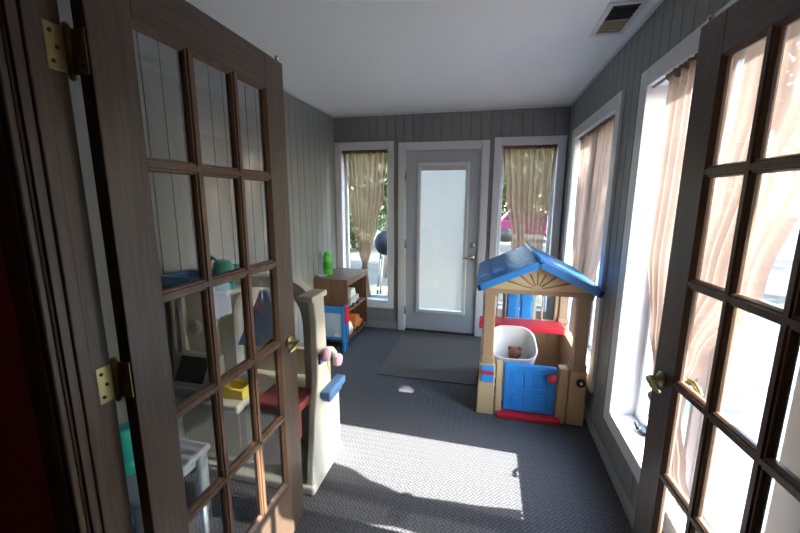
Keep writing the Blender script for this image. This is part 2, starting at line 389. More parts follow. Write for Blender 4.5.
y0, y1 = YB+.006, YB+.05
mb = MB(); gl0, gl1, gz0, gz1 = -.745, -.245, .265, 1.89
mb.box(xa, gl0, y0, y1, .022, 2.045, bev=.002).box(gl1, xb, y0, y1, .022, 2.045, bev=.002).box(gl0, gl1, y0, y1, .022, gz0, bev=.001).box(gl0, gl1, y0, y1, gz1, 2.045, bev=.001)
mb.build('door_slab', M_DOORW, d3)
mb = MB(); fx0, fx1, fz0, fz1 = -.775, -.212, .232, 1.922; t = .04
mb.box(fx0, fx0+t, y0-.014, y0+.004, fz0, fz1, bev=.006).box(fx1-t, fx1, y0-.014, y0+.004, fz0, fz1, bev=.006).box(fx0+t, fx1-t, y0-.014, y0+.004, fz0, fz0+t, bev=.006).box(fx0+t, fx1-t, y0-.014, y0+.004, fz1-t, fz1, bev=.006)
mb.build('lite_frame', M_WHITE, d3)
mb = MB(); gx0, gx1 = fx0+t, fx1-t; z = fz0+t+.006
while z < fz1-t-.004:
    mb.box(gl0+.001, gl1-.001, y0+.012, y0+.030, z, z+.0012, rot=Matrix.Rotation(math.radians(68), 3, 'X')); z += .0145
mb.build('blind', M_BLIND, d3, props={'label': 'closed white mini blind behind the door glass'})
B(gx0, gx1, y0+.005, y0+.012, fz1-t-.045, fz1-t+.006, bev=.002).build('blind_head_rail', M_WHITE, d3)
for yy in (y0+.003, y0+.038): MB().add([(gx0, yy, fz0+t), (gx1, yy, fz0+t), (gx1, yy, fz1-t), (gx0, yy, fz1-t)], [[0, 1, 2, 3]]).build('glass_pane', M_GLASS, d3)
mb = MB(); mb.lathe([(.03, 0), (.03, -.006), (.026, -.012), (.012, -.014), (.011, -.045)], (-.155, y0, .90), axis='y'); mb.tube([(-.155, y0-.042, .90), (-.185, y0-.046, .902), (-.225, y0-.046, .895), (-.25, y0-.044, .888)], [.011, .010, .009, .006])
mb.build('lever_handle', M_NICKEL, d3)
mb = MB(); mb.lathe([(.031, 0), (.031, -.008), (.026, -.014), (.0, -.014)], (-.155, y0, 1.035), axis='y'); mb.box(-.162, -.148, y0-.03, y0-.012, 1.012, 1.058, bev=.003)
mb.build('deadbolt', M_NICKEL, d3)
for hz in (.25, 1.03, 1.78): MB().tube([(xa-.003, YB-.014, hz-.05), (xa-.003, YB-.014, hz+.05)], .008).build('hinge', M_NICKEL, d3)

# ------------------------------------------------------------------ French doors
DW, DT = .757, .034
def french_door(name, loc, rotz, s, label, hinge_z, knobs):
    r = sroot(name, loc, rotz, label, 'door')
    X = lambda p: Vector((p.x, s*p.y, p.z))
    z0, z1 = .012, 2.045; st = .108; tr = .118; brh = .275
    st2 = .122
    MB(X).box(0, st, 0, DT, z0, z1, bev=.0025).build('stile', M_DARKW, r, True)
    MB(X).box(DW-st2, DW, 0, DT, z0, z1, bev=.0025).build('stile', M_DARKW, r, True)
    MB(X).box(st, DW-st2, 0, DT, z1-tr, z1, bev=.002).build('top_rail', M_DARKH, r, True)
    MB(X).box(st, DW-st2, 0, DT, z0, z0+brh, bev=.002).build('bottom_rail', M_DARKH, r, True)
    gx0, gx1, gz0, gz1 = st, DW-st2, z0+brh, z1-tr
    mw = .036; pw = (gx1-gx0-2*mw)/3; ph = (gz1-gz0-4*mw)/5
    # muntins: flat core with a raised moulded nose
    prof = lambda c: [(c-mw/2, DT/2-.004), (c-mw/2+.004, .006), (c-.009, .006), (c-.007, .001), (c+.007, .001), (c+.009, .006), (c+mw/2-.004, .006), (c+mw/2, DT/2-.004), (c+mw/2, DT/2+.004), (c+mw/2-.004, DT-.006), (c-mw/2+.004, DT-.006), (c-mw/2, DT/2+.004)]
    for i in (1, 2):
        c = gx0+i*pw+(i-.5)*mw
        MB(X).prism(prof(c), 'z', gz0, gz1).build('muntin', M_STICK, r, True)
    for j in range(1, 5):
        c = gz0+j*ph+(j-.5)*mw
        MB(X).prism([(b, a) for a, b in prof(c)], 'x', gx0, gx1).build('muntin', M_STICK, r, True)
    # sloped sticking along stiles and rails
    mb = MB(X); k = .011
    for (a, b) in ((gx0, 1), (gx1, -1)):
        mb.prism([(a, .002), (a+b*k, DT/2-.004), (a+b*k, DT/2+.004), (a, DT-.002)], 'z', gz0, gz1)
    for (a, b) in ((gz0, 1), (gz1, -1)):
        mb.prism([(.002, a), (DT/2-.004, a+b*k), (DT/2+.004, a+b*k), (DT-.002, a)], 'x', gx0, gx1)
    mb.build('glazing_bead', M_STICK, r, True)
    for i in range(3):
        for j in range(5):
            px, pz = gx0+i*(pw+mw), gz0+j*(ph+mw)
            MB(X).add([(px, DT/2, pz), (px+pw, DT/2, pz), (px+pw, DT/2, pz+ph), (px, DT/2, pz+ph)], [[0, 1, 2, 3]]).build('glass_pane', M_GLASS, r, True)
    # lever handle set on both faces
    hx, hz = DW-.058, .925
    if knobs:
        for yy, d in ((0, -1), (DT, 1)):
            mb = MB(X); mb.lathe([(.027, 0), (.027, d*.005), (.022, d*.010), (.012, d*.012), (.010, d*.045), (.0, d*.046)], (hx, yy, hz), axis='y')
            mb.tube([(hx, yy+d*.042, hz), (hx-.022, yy+d*.05, hz+.003), (hx-.05, yy+d*.05, hz-.004), (hx-.07, yy+d*.046, hz-.012), (hx-.078, yy+d*.043, hz-.008)], [.010, .0095, .009, .007, .005])
            mb.build('lever_handle', M_BRASS, r, True, {'label': 'brass lever handle'})
        MB(X).box(DW-.0005, DW+.002, .006, DT-.006, hz-.028, hz+.028, bev=.0008).build('latch_plate', M_BRASS, r, True)
    MB(X).lathe([(.006, 0), (.006, .018), (.009, .02), (.009, .026), (.003, .03)], (DW-.012, DT/2, z1-.002)).build('catch_pin', M_NICKEL, r, True)
    for hzz in hinge_z:
        mb = MB(X); px, py = -.007, DT+.008
        mb.tube([(px, py, hzz-.047), (px, py, hzz+.047)], .0075, 14); mb.ball((px, py, hzz+.05), .007, sub=2); mb.ball((px, py, hzz-.05), .007, sub=2)
        hb = mb.build('hinge', M_BRASS, r, True, {'label': 'brass butt hinge'})
        mb = MB(X); mb.box(-.0035, -.0005, .004, DT+.006, hzz-.044, hzz+.044, bev=.001)
        for q in (-.028, 0, .028): mb.lathe([(.0042, -.0036), (.0042, -.0048), (.002, -.0052)], (0, .012+.008*(q == 0), hzz+q), 10, axis='x')
        mb.build('door_leaf', M_BRASS, hb, True)
        for q in (-.028, 0, .028): MB(X).lathe([(.0036, -.0048), (.0036, -.0056)], (0, .012+.008*(q == 0), hzz+q), 10, axis='x').build('screw', M_DARKSLOT, hb, True)
        mb = MB(X); mb.box(-.050, -.010, py+.0005, py+.0035, hzz-.044, hzz+.044, bev=.001)
        mb.build('jamb_leaf', M_BRASS, hb, True)
        for q in (-.028, 0, .028): MB(X).lathe([(.0042, -.001), (.0042, .0002)], (-.040+.010*(q == 0), py-.0004, hzz+q), 10, axis='y').build('screw', M_DARKSLOT, hb, True)
    return r
french_door('door_1', (-.807, .651, 0), PI/2, 1, 'open dark wooden glazed door on the left, hung on brass hinges', (1.822, 1.10, .24), True)
french_door('door_2', (.645, .655, 0), math.atan2(.753, -.043), -1, 'open dark wooden glazed door in front of the right windows', (1.822, 1.10, .24), True)

# ------------------------------------------------------------------ curtains
def curtain(name, label, xf, keys, zt, zb, m, mh, folds, d, amp, rod, tie=None, tdd=0, nu=150, nv=70):
    """keys: (z, near edge, far edge, ripple scale) from top to bottom"""
    a0, a1 = rod
    c = xf(Vector(((a0+a1)/2, d, zt)))
    r = thing(name, label, 'curtain', c, 'sheer tan curtains')
    ks = sorted([k if len(k) == 5 else (*k, 0) for k in keys], reverse=True)
    def at(z):
        for (p, q) in zip(ks[:-1], ks[1:]):
            if p[0] >= z >= q[0]:
                f = (p[0]-z)/(p[0]-q[0]); f = f*f*(3-2*f)
                return [p[i]+(q[i]-p[i])*f for i in (1, 2, 3, 4)]
        return list(ks[-1][1:])
    ph = [random.uniform(0, 6) for _ in range(4)]
    def fn(u, v):
        z = zt+(zb-zt)*v; e0, e1, s, dd = at(z)
        uu = u+.012*math.sin(9*u+ph[0])+.006*math.sin(23*u+ph[1])
        a = e0+(e1-e0)*uu
        y = d+dd+amp*s*(math.sin(2*PI*folds*u+ph[2]+.5*math.sin(3*v))+.35*math.sin(2*PI*folds*2.3*u+ph[3]))
        return Vector((a, y, z))
    MB(xf).grid(fn, nu, nv).build('drape', m, r)
    e0, e1, s, dd = at(zt)
    def hd(u, v):
        a = e0+(e1-e0)*u; t = 2*PI*v
        rr = .016+.005*math.sin(2*PI*folds*2.1*u)+.003*math.sin(97*u)
        return Vector((a, d+rr*math.cos(t), zt+.012+1.25*rr*math.sin(t)))
    MB(xf).grid(hd, nu, 12).build('gathered_header', mh, r)
    MB(xf).tube([(a0, d, zt+.012), (a1, d, zt+.012)], .0065).build('rod', M_ROD, r)
    if tie:
        z, e0, e1 = tie
        MB(xf).tube([(e0+(e1-e0)*(.5-.5*math.cos(t)), d+tdd+.032*math.sin(t), z+.01*math.cos(t)) for t in [2*PI*k/24 for k in range(24)]], .011, 8, closed=True).build('tieback', mh, r)
    return r
curtain('curtain', 'sheer brown curtain on the narrow window left of the back door, gathered to a knot', XF_B,
        [(2.055, -1.655, -1.11, 1), (1.6, -1.60, -1.165, 1), (1.22, -1.555, -1.245, 1), (.95, -1.49, -1.325, .9), (.72, -1.435, -1.375, .7), (.55, -1.43, -1.36, .9), (.36, -1.43, -1.33, 1)], 2.05, .36, M_SHEERB, M_HEAD, 8, .035, .014, (-1.662, -1.107), (.72, -1.44, -1.37))
curtain('curtain', 'sheer brown curtain on the narrow window right of the back door', XF_B,
        [(2.055, .125, .64, 1), (1.6, .17, .62, 1), (1.05, .255, .575, 1), (.75, .36, .50, .9), (.36, .34, .52, 1)], 2.05, .36, M_SHEERB, M_HEAD, 8, .035, .014, (.102, .65), (.75, .355, .505))
curtain('curtain', 'pale tan curtain on the right wall window behind the toy playhouse roof', XF_R,
        [(2.06, 2.63, 3.70, 1), (1.55, 2.73, 3.70, 1), (1.15, 2.84, 3.66, 1), (.92, 2.96, 3.58, 1), (.74, 3.12, 3.42, .9), (.6, 3.12, 3.46, 1), (.37, 3.10, 3.5, 1)], 2.055, .37, M_SHEER, M_HEAD, 11, .035, .018, (2.615, 3.74), (.74, 3.11, 3.43))
curtain('curtain', 'pale tan curtain on the window beside and behind the open right door', XF_R,
        [(2.06, 1.03, 1.97, 1, 0), (1.8, 1.03, 1.95, 1, -.01), (1.62, 1.08, 1.92, 1, -.02), (1.3, 1.16, 1.88, 1, -.035), (1.0, 1.34, 1.74, .9, -.045), (.86, 1.41, 1.67, .8, -.045), (.74, 1.43, 1.63, .6, -.04), (.55, 1.41, 1.65, .8, -.015), (.37, 1.38, 1.68, .8, .02)], 2.055, .37, M_SHEER, M_HEAD, 11, .012, .016, (1.003, 2.147), (.74, 1.46, 1.64), tdd=-.04)

# ------------------------------------------------------------------ toy playhouse
P = thing('toy_playhouse', 'tan plastic toy playhouse with a blue shingled roof and blue half door', 'playhouse', (.33, 2.9, 0))
x0, x1, yf, yb = -.022, .697, 2.52, 3.27
def post(px0, px1, py0, py1, za, zb, nm='corner_post'):
    mb = MB(); c = .008
    mb.box(px0, px1, py0, py1, za+.05, zb, bev=.008); mb.box(px0-c, px1+c, py0-c, py1+c, za, za+.06, bev=.012); mb.box(px0-c, px1+c, py0-c, py1+c, zb-.03, zb, bev=.008)
    mb.build(nm, M_TANP, P)
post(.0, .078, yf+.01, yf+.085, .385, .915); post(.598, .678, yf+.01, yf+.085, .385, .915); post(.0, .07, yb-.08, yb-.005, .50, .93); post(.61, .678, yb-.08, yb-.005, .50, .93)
mb = MB(); mb.prism([(x0, 0), (.098, 0), (.098, .385), (x0+.008, .385)], 'y', yf, yf+.10, bev=.008).prism([(.105, 0), (.152, 0), (.145, .39), (.105, .39)], 'y', yf+.006, yf+.09, bev=.006)
mb.build('front_wall', M_TAN, P)
mb = MB(); mb.prism([(.515, 0), (.578, 0), (.578, .40), (.52, .40)], 'y', yf+.006, yf+.09, bev=.006).prism([(.585, 0), (x1, 0), (x1-.008, .395), (.585, .395)], 'y', yf, yf+.10, bev=.008)
for k in range(7): mb.ball((.548, yf+.006, .06+.045*k), .012, .006, .012, sub=2)
mb.build('front_wall', M_TAN, P)
# half door
mb = MB(); mb.box(.160, .505, yf+.012, yf+.05, .045, .398, bev=.012)
hd = mb.build('half_door', M_BLUE, P)
mb = MB()
for (a, b, c, d) in ((.20, .305, .225, .35), (.355, .46, .225, .35), (.20, .305, .075, .185), (.355, .46, .075, .185)):
    t = .008
    mb.box(a, b, yf+.006, yf+.016, c, c+t, bev=.003).box(a, b, yf+.006, yf+.016, d-t, d, bev=.003).box(a, a+t, yf+.006, yf+.016, c, d, bev=.003).box(b-t, b, yf+.006, yf+.016, c, d, bev=.003)
    mb.box(a+.02, b-.02, yf+.008, yf+.016, c+.02, d-.02, bev=.004)
mb.build('raised_panel', M_BLUE, hd)
MB().lathe([(.018, .014), (.018, -.012), (.03, -.018), (.034, -.03), (.028, -.042), (.0, -.045)], (.47, yf, .34), axis='y').build('door_knob', M_REDP, hd, props={'label': 'round red knob'})
B(.125, .545, yf-.035, yf+.06, .0, .042, bev=.012).build('threshold', M_REDP, P, props={'label': 'red threshold bar'})
# letter box and bell
mb = MB(); mb.box(.0, .088, yf-.014, yf+.004, .255, .378, bev=.006)
lb = mb.build('letter_box', M_BLUE, P)
B(-.002, .090, yf-.024, yf-.01, .318, .342, bev=.005).build('flap', M_REDP, lb)
MB().lathe([(.030, .004), (.030, -.008), (.024, -.014), (.0, -.016)], (.655, yf, .318), axis='y').build('door_bell', M_BLACK, P)
MB().lathe([(.010, -.014), (.009, -.02), (.0, -.021)], (.655, yf, .32), 14, axis='y').build('bell_button', M_WPL, P)
# gables
def gable(y0, y1, nm):
    mb = MB(); mb.prism([(x0+.01, .905), (x1-.005, .905), (x1-.005, .95), (.338, 1.112), (x0+.01, .95)], 'y', y0, y1, bev=.004)
    g = mb.build(nm, M_TAN, P)
    return g
g = gable(yf+.004, yf+.05, 'front_gable'); gable(yb-.05, yb-.005, 'back_gable')
mb = MB()
mb.box(x0+.02, x1-.015, yf-.004, yf+.008, .905, .935, bev=.004)
for a in range(-75, 76, 25):
    an = math.radians(a); L = .115 if abs(a) < 30 else (.16 if abs(a) < 60 else .22)
    R0 = Vector((.338+.03*math.sin(an), yf+.003, .942+.03*math.cos(an))); R1 = Vector((.338+L*math.sin(an), yf+.003, .942+L*math.cos(an)*.98))
    mb.tube([R0, R1], [.004, .006], 6)
mb.build('sunburst', M_TANP, g)
# roof: two slopes with stepped shingles and a lip
ridge = Vector((.338, 1.14))
def slope(ex, s):
    mb = MB(); ez = .962
    d = (Vector((ex, ez))-ridge); L = d.length; d.normalize(); nrm = Vector((-d.y, d.x))*(1 if s > 0 else -1)
    if nrm.y < 0: nrm = -nrm
    ya, yb2 = 2.455, 3.325
    q = lambda t, h: tuple(ridge+d*t+nrm*h)
    mb.prism([q(0, -.022), q(L, -.022), q(L, .004), q(0, .004)], 'y', ya, yb2)
    rows = 4; cols = 6
    for i in range(rows):
        t0, t1 = L*i/rows, L*(i+1)/rows
        for j in range(cols):
            off = .5 if i % 2 else 0
            for jj in ([j] if not off else ([j] if j < cols-1 else [j])):
                p = ya+(yb2-ya)*(jj+.0)/cols+.003; r_ = ya+(yb2-ya)*(jj+1)/cols-.003
                mb.prism([q(t0+.002, .004), q(t1-.001, .004), q(t1-.001, .014), q(t0+.002, .007)], 'y', p, r_, bev=.0015)
    mb.prism([q(0, -.036), q(L+.008, -.036), q(L+.008, .012), q(0, .012)], 'y', ya-.015, ya+.012, bev=.005)
    mb.prism([q(0, -.036), q(L+.008, -.036), q(L+.008, .012), q(0, .012)], 'y', yb2-.012, yb2+.015, bev=.005)
    mb.prism([q(L-.02, -.034), q(L+.010, -.034), q(L+.010, .012), q(L-.02, .012)], 'y', ya-.015, yb2+.015, bev=.005)
    return mb.build('roof_slope', M_ROOF, P)
slope(-.045, -1); slope(.712, 1)
MB().tube([(.338, 2.44, 1.143), (.338, 3.34, 1.143)], .017, 10).build('roof_ridge', M_ROOF, P)
# side walls
mb = MB(); mb.box(x1-.055, x1-.01, yf+.10, yb-.05, 0, .45, bev=.008).box(x1-.06, x1-.005, yf+.10, yb-.05, .44, .465, bev=.008)
mb.build('side_wall', M_TAN, P)
mb = MB(); mb.box(x0+.01, x0+.05, yf+.10, yb-.05, 0, .36, bev=.008)
mb.build('side_wall', M_TAN, P)
# back wall with window, shutters and counter
mb = MB(); mb.box(x0+.02, x1-.01, yb-.06, yb-.01, 0, .515, bev=.006); mb.box(.43, .445, yb-.07, yb-.058, .05, .48, bev=.004).box(.53, .62, yb-.07, yb-.058, .2, .46, bev=.006)
mb.build('back_wall', M_TAN, P)
mb = MB()
for (a, b) in ((.07, .098), (.105, .118), (.155, .182), (.405, .43), (.475, .488), (.58, .612)): mb.box(a, b, yb-.06, yb-.02, .50, .915, bev=.005)
mb.box(.07, .61, yb-.06, yb-.02, .86, .915, bev=.005)
mb.build('window_frame', M_TAN, P)
for (a, b, k) in ((.186, .288, .268), (.296, .402, .315)):
    mb = MB(); mb.box(a, b, yb-.085, yb-.062, .53, .905, bev=.006)
    sh = mb.build('shutter', M_BLUE, P)
    mb = MB(); mb.box(a+.014, b-.014, yb-.091, yb-.083, .55, .70, bev=.004).box(a+.014, b-.014, yb-.091, yb-.083, .72, .885, bev=.004); mb.build('raised_panel', M_BLUE, sh)
    MB().ball((k, yb-.092, .885), .015, .012, .018, sub=2).build('catch', M_REDP, sh)
mb = MB(); mb.box(-.035, .635, 3.03, yb-.055, .49, .52, bev=.010).box(-.035, .635, 3.02, 3.055, .468, .52, bev=.010)
mb.build('counter', M_REDP, P, props={'label': 'red counter'})

# doll cradle inside the playhouse
c = thing('doll_cradle', 'white plastic doll cradle holding a brown teddy inside the playhouse', 'doll cradle', (.2, 2.78, 0))
def cr(u, v):
    a = 2*PI*u; sx, syy = .18, .15
    k = .72+.28*v
    ca, sa = math.cos(a), math.sin(a)
    ex = math.copysign(abs(ca)**.55, ca)*sx*k; ey = math.copysign(abs(sa)**.55, sa)*syy*k
    rim = .375+.11*(.5+.5*sa)+.045*max(0, sa)
    return Vector((.225+ex, 2.82+ey, .18+(rim-.18)*v))
def cri(u, v):
    p = cr(u, v); q = Vector((.225, 2.82, p.z)); return q+(p-q)*.93+Vector((0, 0, .008*(v < .05)))
mb = MB(); mb.grid(cr, 48, 10); mb.grid(cri, 48, 10)
mb.grid(lambda u, v: cr(u, 1)+(cri(u, 1)-cr(u, 1))*v+Vector((0, 0, .004*math.sin(PI*v))), 48, 3)
n = 48; mb.add([cri(i/n, 0) for i in range(n)], [list(range(n))]); mb.add([cr(i/n, 0) for i in range(n)], [list(range(n))])
mb.build('basket', M_WPL, c)
for yy in (2.72, 2.88):
    MB().tube([(.225+.14*math.sin(t), yy, .014+.11*(1-math.cos(t))) for t in [-.95+1.9*k/14 for k in range(15)]], .014, 8).build('rocker', M_WPL, c)
    for dx in (-.06, .06): MB().tube([(.225+dx, yy, .03), (.225+dx, yy, .19)], .012, 8).build('leg', M_WPL, c)
t = thing('teddy_bear', 'brown plush teddy lying in the white cradle', 'teddy bear', (.22, 2.84, .215))
tz = -.02
MB().ball((.235, 2.855, .285+tz), .06, .05, .05, noise=.03).build('body', M_TEDDY, t)
mb = MB().ball((.25, 2.865, .365+tz), .05, .046, .046, noise=.03); mb.ball((.213, 2.87, .40+tz), .018, sub=2).ball((.287, 2.87, .40+tz), .018, sub=2)
hh = mb.build('head', M_TEDDY, t); MB().ball((.25, 2.822, .36+tz), .02, .015, .016, sub=2).build('muzzle', M_TEDDY, hh)
for sx in (-1, 1):
    MB().tube([(.235+sx*.05, 2.84, .30+tz), (.235+sx*.085, 2.81, .272+tz)], [.022, .02], 10).ball((.235+sx*.085, 2.81, .272+tz), .021, sub=2).build('arm', M_TEDDY, t)
    MB().tube([(.235+sx*.035, 2.84, .25+tz), (.235+sx*.06, 2.785, .256+tz)], [.025, .022], 10).ball((.235+sx*.06, 2.78, .256+tz), .024, sub=2).build('leg', M_TEDDY, t)

# ------------------------------------------------------------------ bookcase in the far left corner and what is on it
S = thing('bookcase', 'low walnut bookcase on casters in the far left corner', 'bookcase', (-1.55, 3.73, 0))
sx0, sx1, sy0, sy1, st_, tk = XL+.012, -1.36, 3.43, 4.06, .72, .022
B(sx0, sx1+.006, sy0-.006, sy1+.006, st_-tk, st_, bev=.003).build('top_board', M_WALN, S)
B(sx0, sx1, sy0, sy0+tk, .045, st_-tk, bev=.002).build('side_panel', M_WALNV, S)
B(sx0, sx1, sy1-tk, sy1, .045, st_-tk, bev=.002).build('side_panel', M_WALNV, S)
B(sx0, sx0+.008, sy0+tk, sy1-tk, .045, st_-tk).build('back_panel', M_WALNV, S)
B(sx0+.008, sx1-.01, sy0+tk, sy1-tk, .365, .385, bev=.002).build('shelf', M_WALN, S)
B(sx0+.008, sx1-.002, sy0+tk, sy1-tk, .06, .082, bev=.002).build('shelf', M_WALN, S)
B(sx1-.014, sx1-.002, sy0+tk, sy1-tk, st_-tk-.045, st_-tk, bev=.002).build('top_rail', M_WALN, S)
for (a, b) in ((sx0+.05, sy0+.04), (sx1-.04, sy0+.04), (sx0+.05, sy1-.04), (sx1-.04, sy1-.04)):
    mb = MB(); mb.lathe([(.022, -.011), (.024, -.006), (.024, .006), (.022, .011)], (a, b, .024), 16, axis='y').box(a-.012, a+.012, b-.016, b+.016, .03, .046, bev=.003)
    mb.build('caster', M_BLACK, S)
gb = thing('spray_bottle', 'tall lime green bottle standing on top of the bookcase', 'bottle', (-1.645, 3.60, st_))
MB().lathe([(.042, 0), (.047, .01), (.047, .205), (.043, .215), (.040, .222)], (-1.645, 3.60, st_), 24).build('body', M_GREEN, gb)
MB().lathe([(.0475, .075), (.0482, .08), (.0482, .15), (.0475, .155)], (-1.645, 3.60, st_), 24).build('label_band', M_LABELG, gb)
MB().lathe([(.041, .220), (.041, .235), (.036, .252), (.022, .262), (.0, .264)], (-1.645, 3.60, st_), 24).build('cap', M_GREEN, gb)
dm = MB(); dm.lathe([(.03, 0), (.035, .004), (.062, .022), (.066, .026), (.060, .025), (.032, .010), (.0, .009)], (-1.66, 3.50, st_), 28)
tag(dm.build('dish', pm('clear_acrylic', (.55, .62, .62), .15)), 'small shallow clear dish on the bookcase top beside the green bottle', 'dish')
# toys on the shelves
def toy_truck(name, label, loc, body, cab, wheel=M_BLACK, L=.2, W=.12, Hh=.12):
    r = thing(name, label, 'toy', loc); x, y, z = loc
    B(x-W/2, x+W/2, y-L/2, y+L/2, z+.025, z+.025+Hh*.45, bev=.012).build('chassis', body, r)
    MB().prism([(y-L*.42, z+.02+Hh*.4), (y+L*.3, z+.02+Hh*.4), (y+L*.16, z+.02+Hh), (y-L*.28, z+.02+Hh)], 'x', x-W*.42, x+W*.42, bev=.012).build('cab', cab, r)
    for a in (-1, 1):
        for b in (-1, 1):
            MB().lathe([(.022, -.012), (.026, -.008), (.026, .008), (.022, .012)], (x+a*(W/2), y+b*L*.3, z+.026), 16, axis='x').build('wheel', wheel, r)
toy_truck('toy_truck', 'grey and white toy truck with black wheels on the middle shelf', (-1.45, 3.69, .385), M_GREYP, M_WPL, L=.26, W=.15, Hh=.17)
toy_truck('toy_truck', 'orange toy truck on the bottom shelf of the bookcase', (-1.44, 3.80, .082), M_ORANGE, M_ORANGE, L=.24, W=.14, Hh=.14)
bg_ = MB()
def sack(u, v):
    a = 2*PI*u; r = (.075*math.sin(PI*min(1, .12+v*.86))**.6)*(1+.08*math.sin(5*a+4*v))
    return Vector((-1.44+r*math.cos(a), 3.57+r*1.1*math.sin(a), .083+.17*v))
bg_.grid(sack, 32, 16); bg_.add([sack(i/32, 0) for i in range(32)], [list(range(32))]); bg_.add([sack(i/32, 1) for i in range(32)], [list(range(32))])
tag(bg_.build('plastic_bag', M_WPL), 'crumpled white plastic bag on the bottom shelf next to the orange truck', 'bag')

# blue toy rack in front of the bookcase
K = thing('toy_rack', 'blue framed toy rack with a pale mesh pocket standing before the bookcase', 'toy rack', (-1.5, 3.32, 0))
ra, rb, ry0, ry1 = -1.72, -1.345, 3.29, 3.39
for (a, b) in ((ra, ra+.03), (rb-.032, rb)):
    mb = MB(); mb.box(a, b, ry0, ry0+.028, .0, .475, bev=.006).box(a, b, ry1-.028, ry1, .0, .475, bev=.006).box(a, b, ry0, ry1, .085, .11, bev=.005)
    mb.build('end_frame', M_BLUE, K)
MB().box(ra+.03, rb-.032, ry0+.002, ry0+.024, .405, .472, bev=.006).build('top_bar', M_BLUE, K)
MB().box(ra+.03, rb-.032, ry0+.004, ry0+.022, .13, .155, bev=.004).build('bottom_bar', M_BLUE, K)
MB().grid(lambda u, v: Vector((ra+.03+(rb-ra-.062)*u, ry0+.013-.03*math.sin(PI*u)*math.sin(PI*v), .15+.26*v)), 24, 16).build('mesh_pocket', M_MESHF, K)
B(rb-.10, rb-.05, ry0-.013, ry0-.010, .17, .20, bev=.001).build('sticker', M_WPL, K, props={'label': 'blank white sticker on the pocket'})
B(rb+.001, rb+.02, ry0+.0, ry1, .30, .475, bev=.006).build('end_panel', M_REDP, K, props={'label': 'red end panel'})

# ------------------------------------------------------------------ play kitchen behind the left door
Q = thing('play_kitchen', 'cream plastic play kitchen with an arched hutch along the left wall', 'play kitchen', (-1.26, 1.75, 0))
kx0, kx1 = -1.70, -.828
B(kx0, kx1+.012, 1.53, 1.935, 0, .05, bev=.012).build('base', M_CREAM, Q)
MB().prism([(1.545, .045), (1.925, .045), (1.925, .40), (1.83, .46), (1.775, .62), (1.755, 1.035), (1.635, 1.035), (1.655, .90), (1.645, .6), (1.60, .40)], 'x', kx1-.04, kx1, bev=.008).build('side_panel', M_CREAM, Q)
MB().prism([(1.55, .045), (1.91, .045), (1.91, 1.03), (1.64, 1.03), (1.60, .5)], 'x', kx0, kx0+.035, bev=.008).build('side_panel', M_CREAM, Q)
MB().box(kx1-.075, kx1+.012, 1.60, 1.77, 1.025, 1.055, bev=.006).build('post_cap', M_CREAM, Q)
B(kx0+.035, kx1-.04, 1.865, 1.90, .05, .66, bev=.006).build('back_panel', M_TANS, Q)  # recess shade put into the panel colour as tan
mb = MB(); mb.box(kx0+.03, -1.18, 1.46, 1.87, .455, .50, bev=.012).box(-1.20, kx1-.035, 1.62, 1.87, .455, .50, bev=.012)
mb.build('counter', M_CREAM, Q)
B(kx0+.04, -1.24, 1.60, 1.86, .05, .455, bev=.01).build('cupboard', M_CREAM, Q)
B(kx0+.07, -1.28, 1.588, 1.604, .10, .42, bev=.008).build('cupboard_door', M_TANS, Q)
# left tower with oven opening and dial
mb = MB(); mb.box(kx0+.035, kx0+.055, 1.60, 1.86, .5, 1.03, bev=.004).box(-1.615, -1.585, 1.60, 1.86, .5, 1.03, bev=.004).box(-1.585, -1.47, 1.62, 1.86, .5, 1.03, bev=.006).box(kx0+.035, -1.585, 1.62, 1.86, .93, 1.03, bev=.004)
mb.build('tower', M_CREAM, Q)
B(-1.644, -1.616, 1.66, 1.855, .5, .93).build('opening_liner', M_GREYP, Q)
MB().lathe([(.04, .003), (.04, -.012), (.03, -.02), (.02, -.022), (.0, -.022)], (-1.527, 1.62, .835), axis='y').build('dial', M_GREYP, Q)
B(kx0-.0, -1.28, 1.58, 1.91, 1.03, 1.058, bev=.010).build('top_shelf', M_CREAM, Q)
# arch
mb = MB(); cx, cz = -1.16, .80
def sel(a, wd, ht): return (cx+math.copysign(abs(math.cos(a))**.7, math.cos(a))*wd, cz+abs(math.sin(a))**.7*ht)
outer = [sel(PI*k/28, .305, .315) for k in range(29)]; inner = [sel(PI*k/28, .215, .255) for k in range(29)]
for k in range(28):
    mb.prism([outer[k], outer[k+1], inner[k+1], inner[k]], 'y', 1.73, 1.80)
mb.box(cx+.215, cx+.305, 1.73, 1.80, .50, cz).box(cx-.305, cx-.215, 1.73, 1.80, .50, cz)
mb.build('arch', M_CREAM, Q)
MB().prism([(-1.155, 1.055), (-1.12, 1.05), (-1.075, .96), (-1.06, .735), (-1.32, .73)], 'y', 1.675, 1.705, bev=.006).build('awning_panel', M_SLATE, Q, props={'label': 'slanted slate blue panel under the arch'})
mb = MB(); mb.box(-1.12, kx1-.04, 1.50, 1.70, .475, .518, bev=.010)
rc = mb.build('fold_out_counter', M_DRED, Q, props={'label': 'brick red fold out counter'})
B(kx1-.075, kx1-.045, 1.515, 1.545, .33, .478, bev=.006).build('support_leg', M_DRED, rc)
MB().box(kx1-.002, -.768, 1.66, 1.885, .475, .52, bev=.012).prism([(1.69, .45), (1.85, .45), (1.87, .48), (1.67, .48)], 'x', kx1-.002, -.78, bev=.006).build('side_ledge', M_SLATE, Q, props={'label': 'blue ledge on the end panel'})
B(kx1-.004, kx1+.012, 1.66, 1.70, .675, .735, bev=.004).build('phone_hook', M_SLATE, Q)
ph = thing('toy_telephone', 'pink and white toy telephone handset hanging on the cream end panel above the blue ledge', 'toy telephone', (-.80, 1.74, .6))
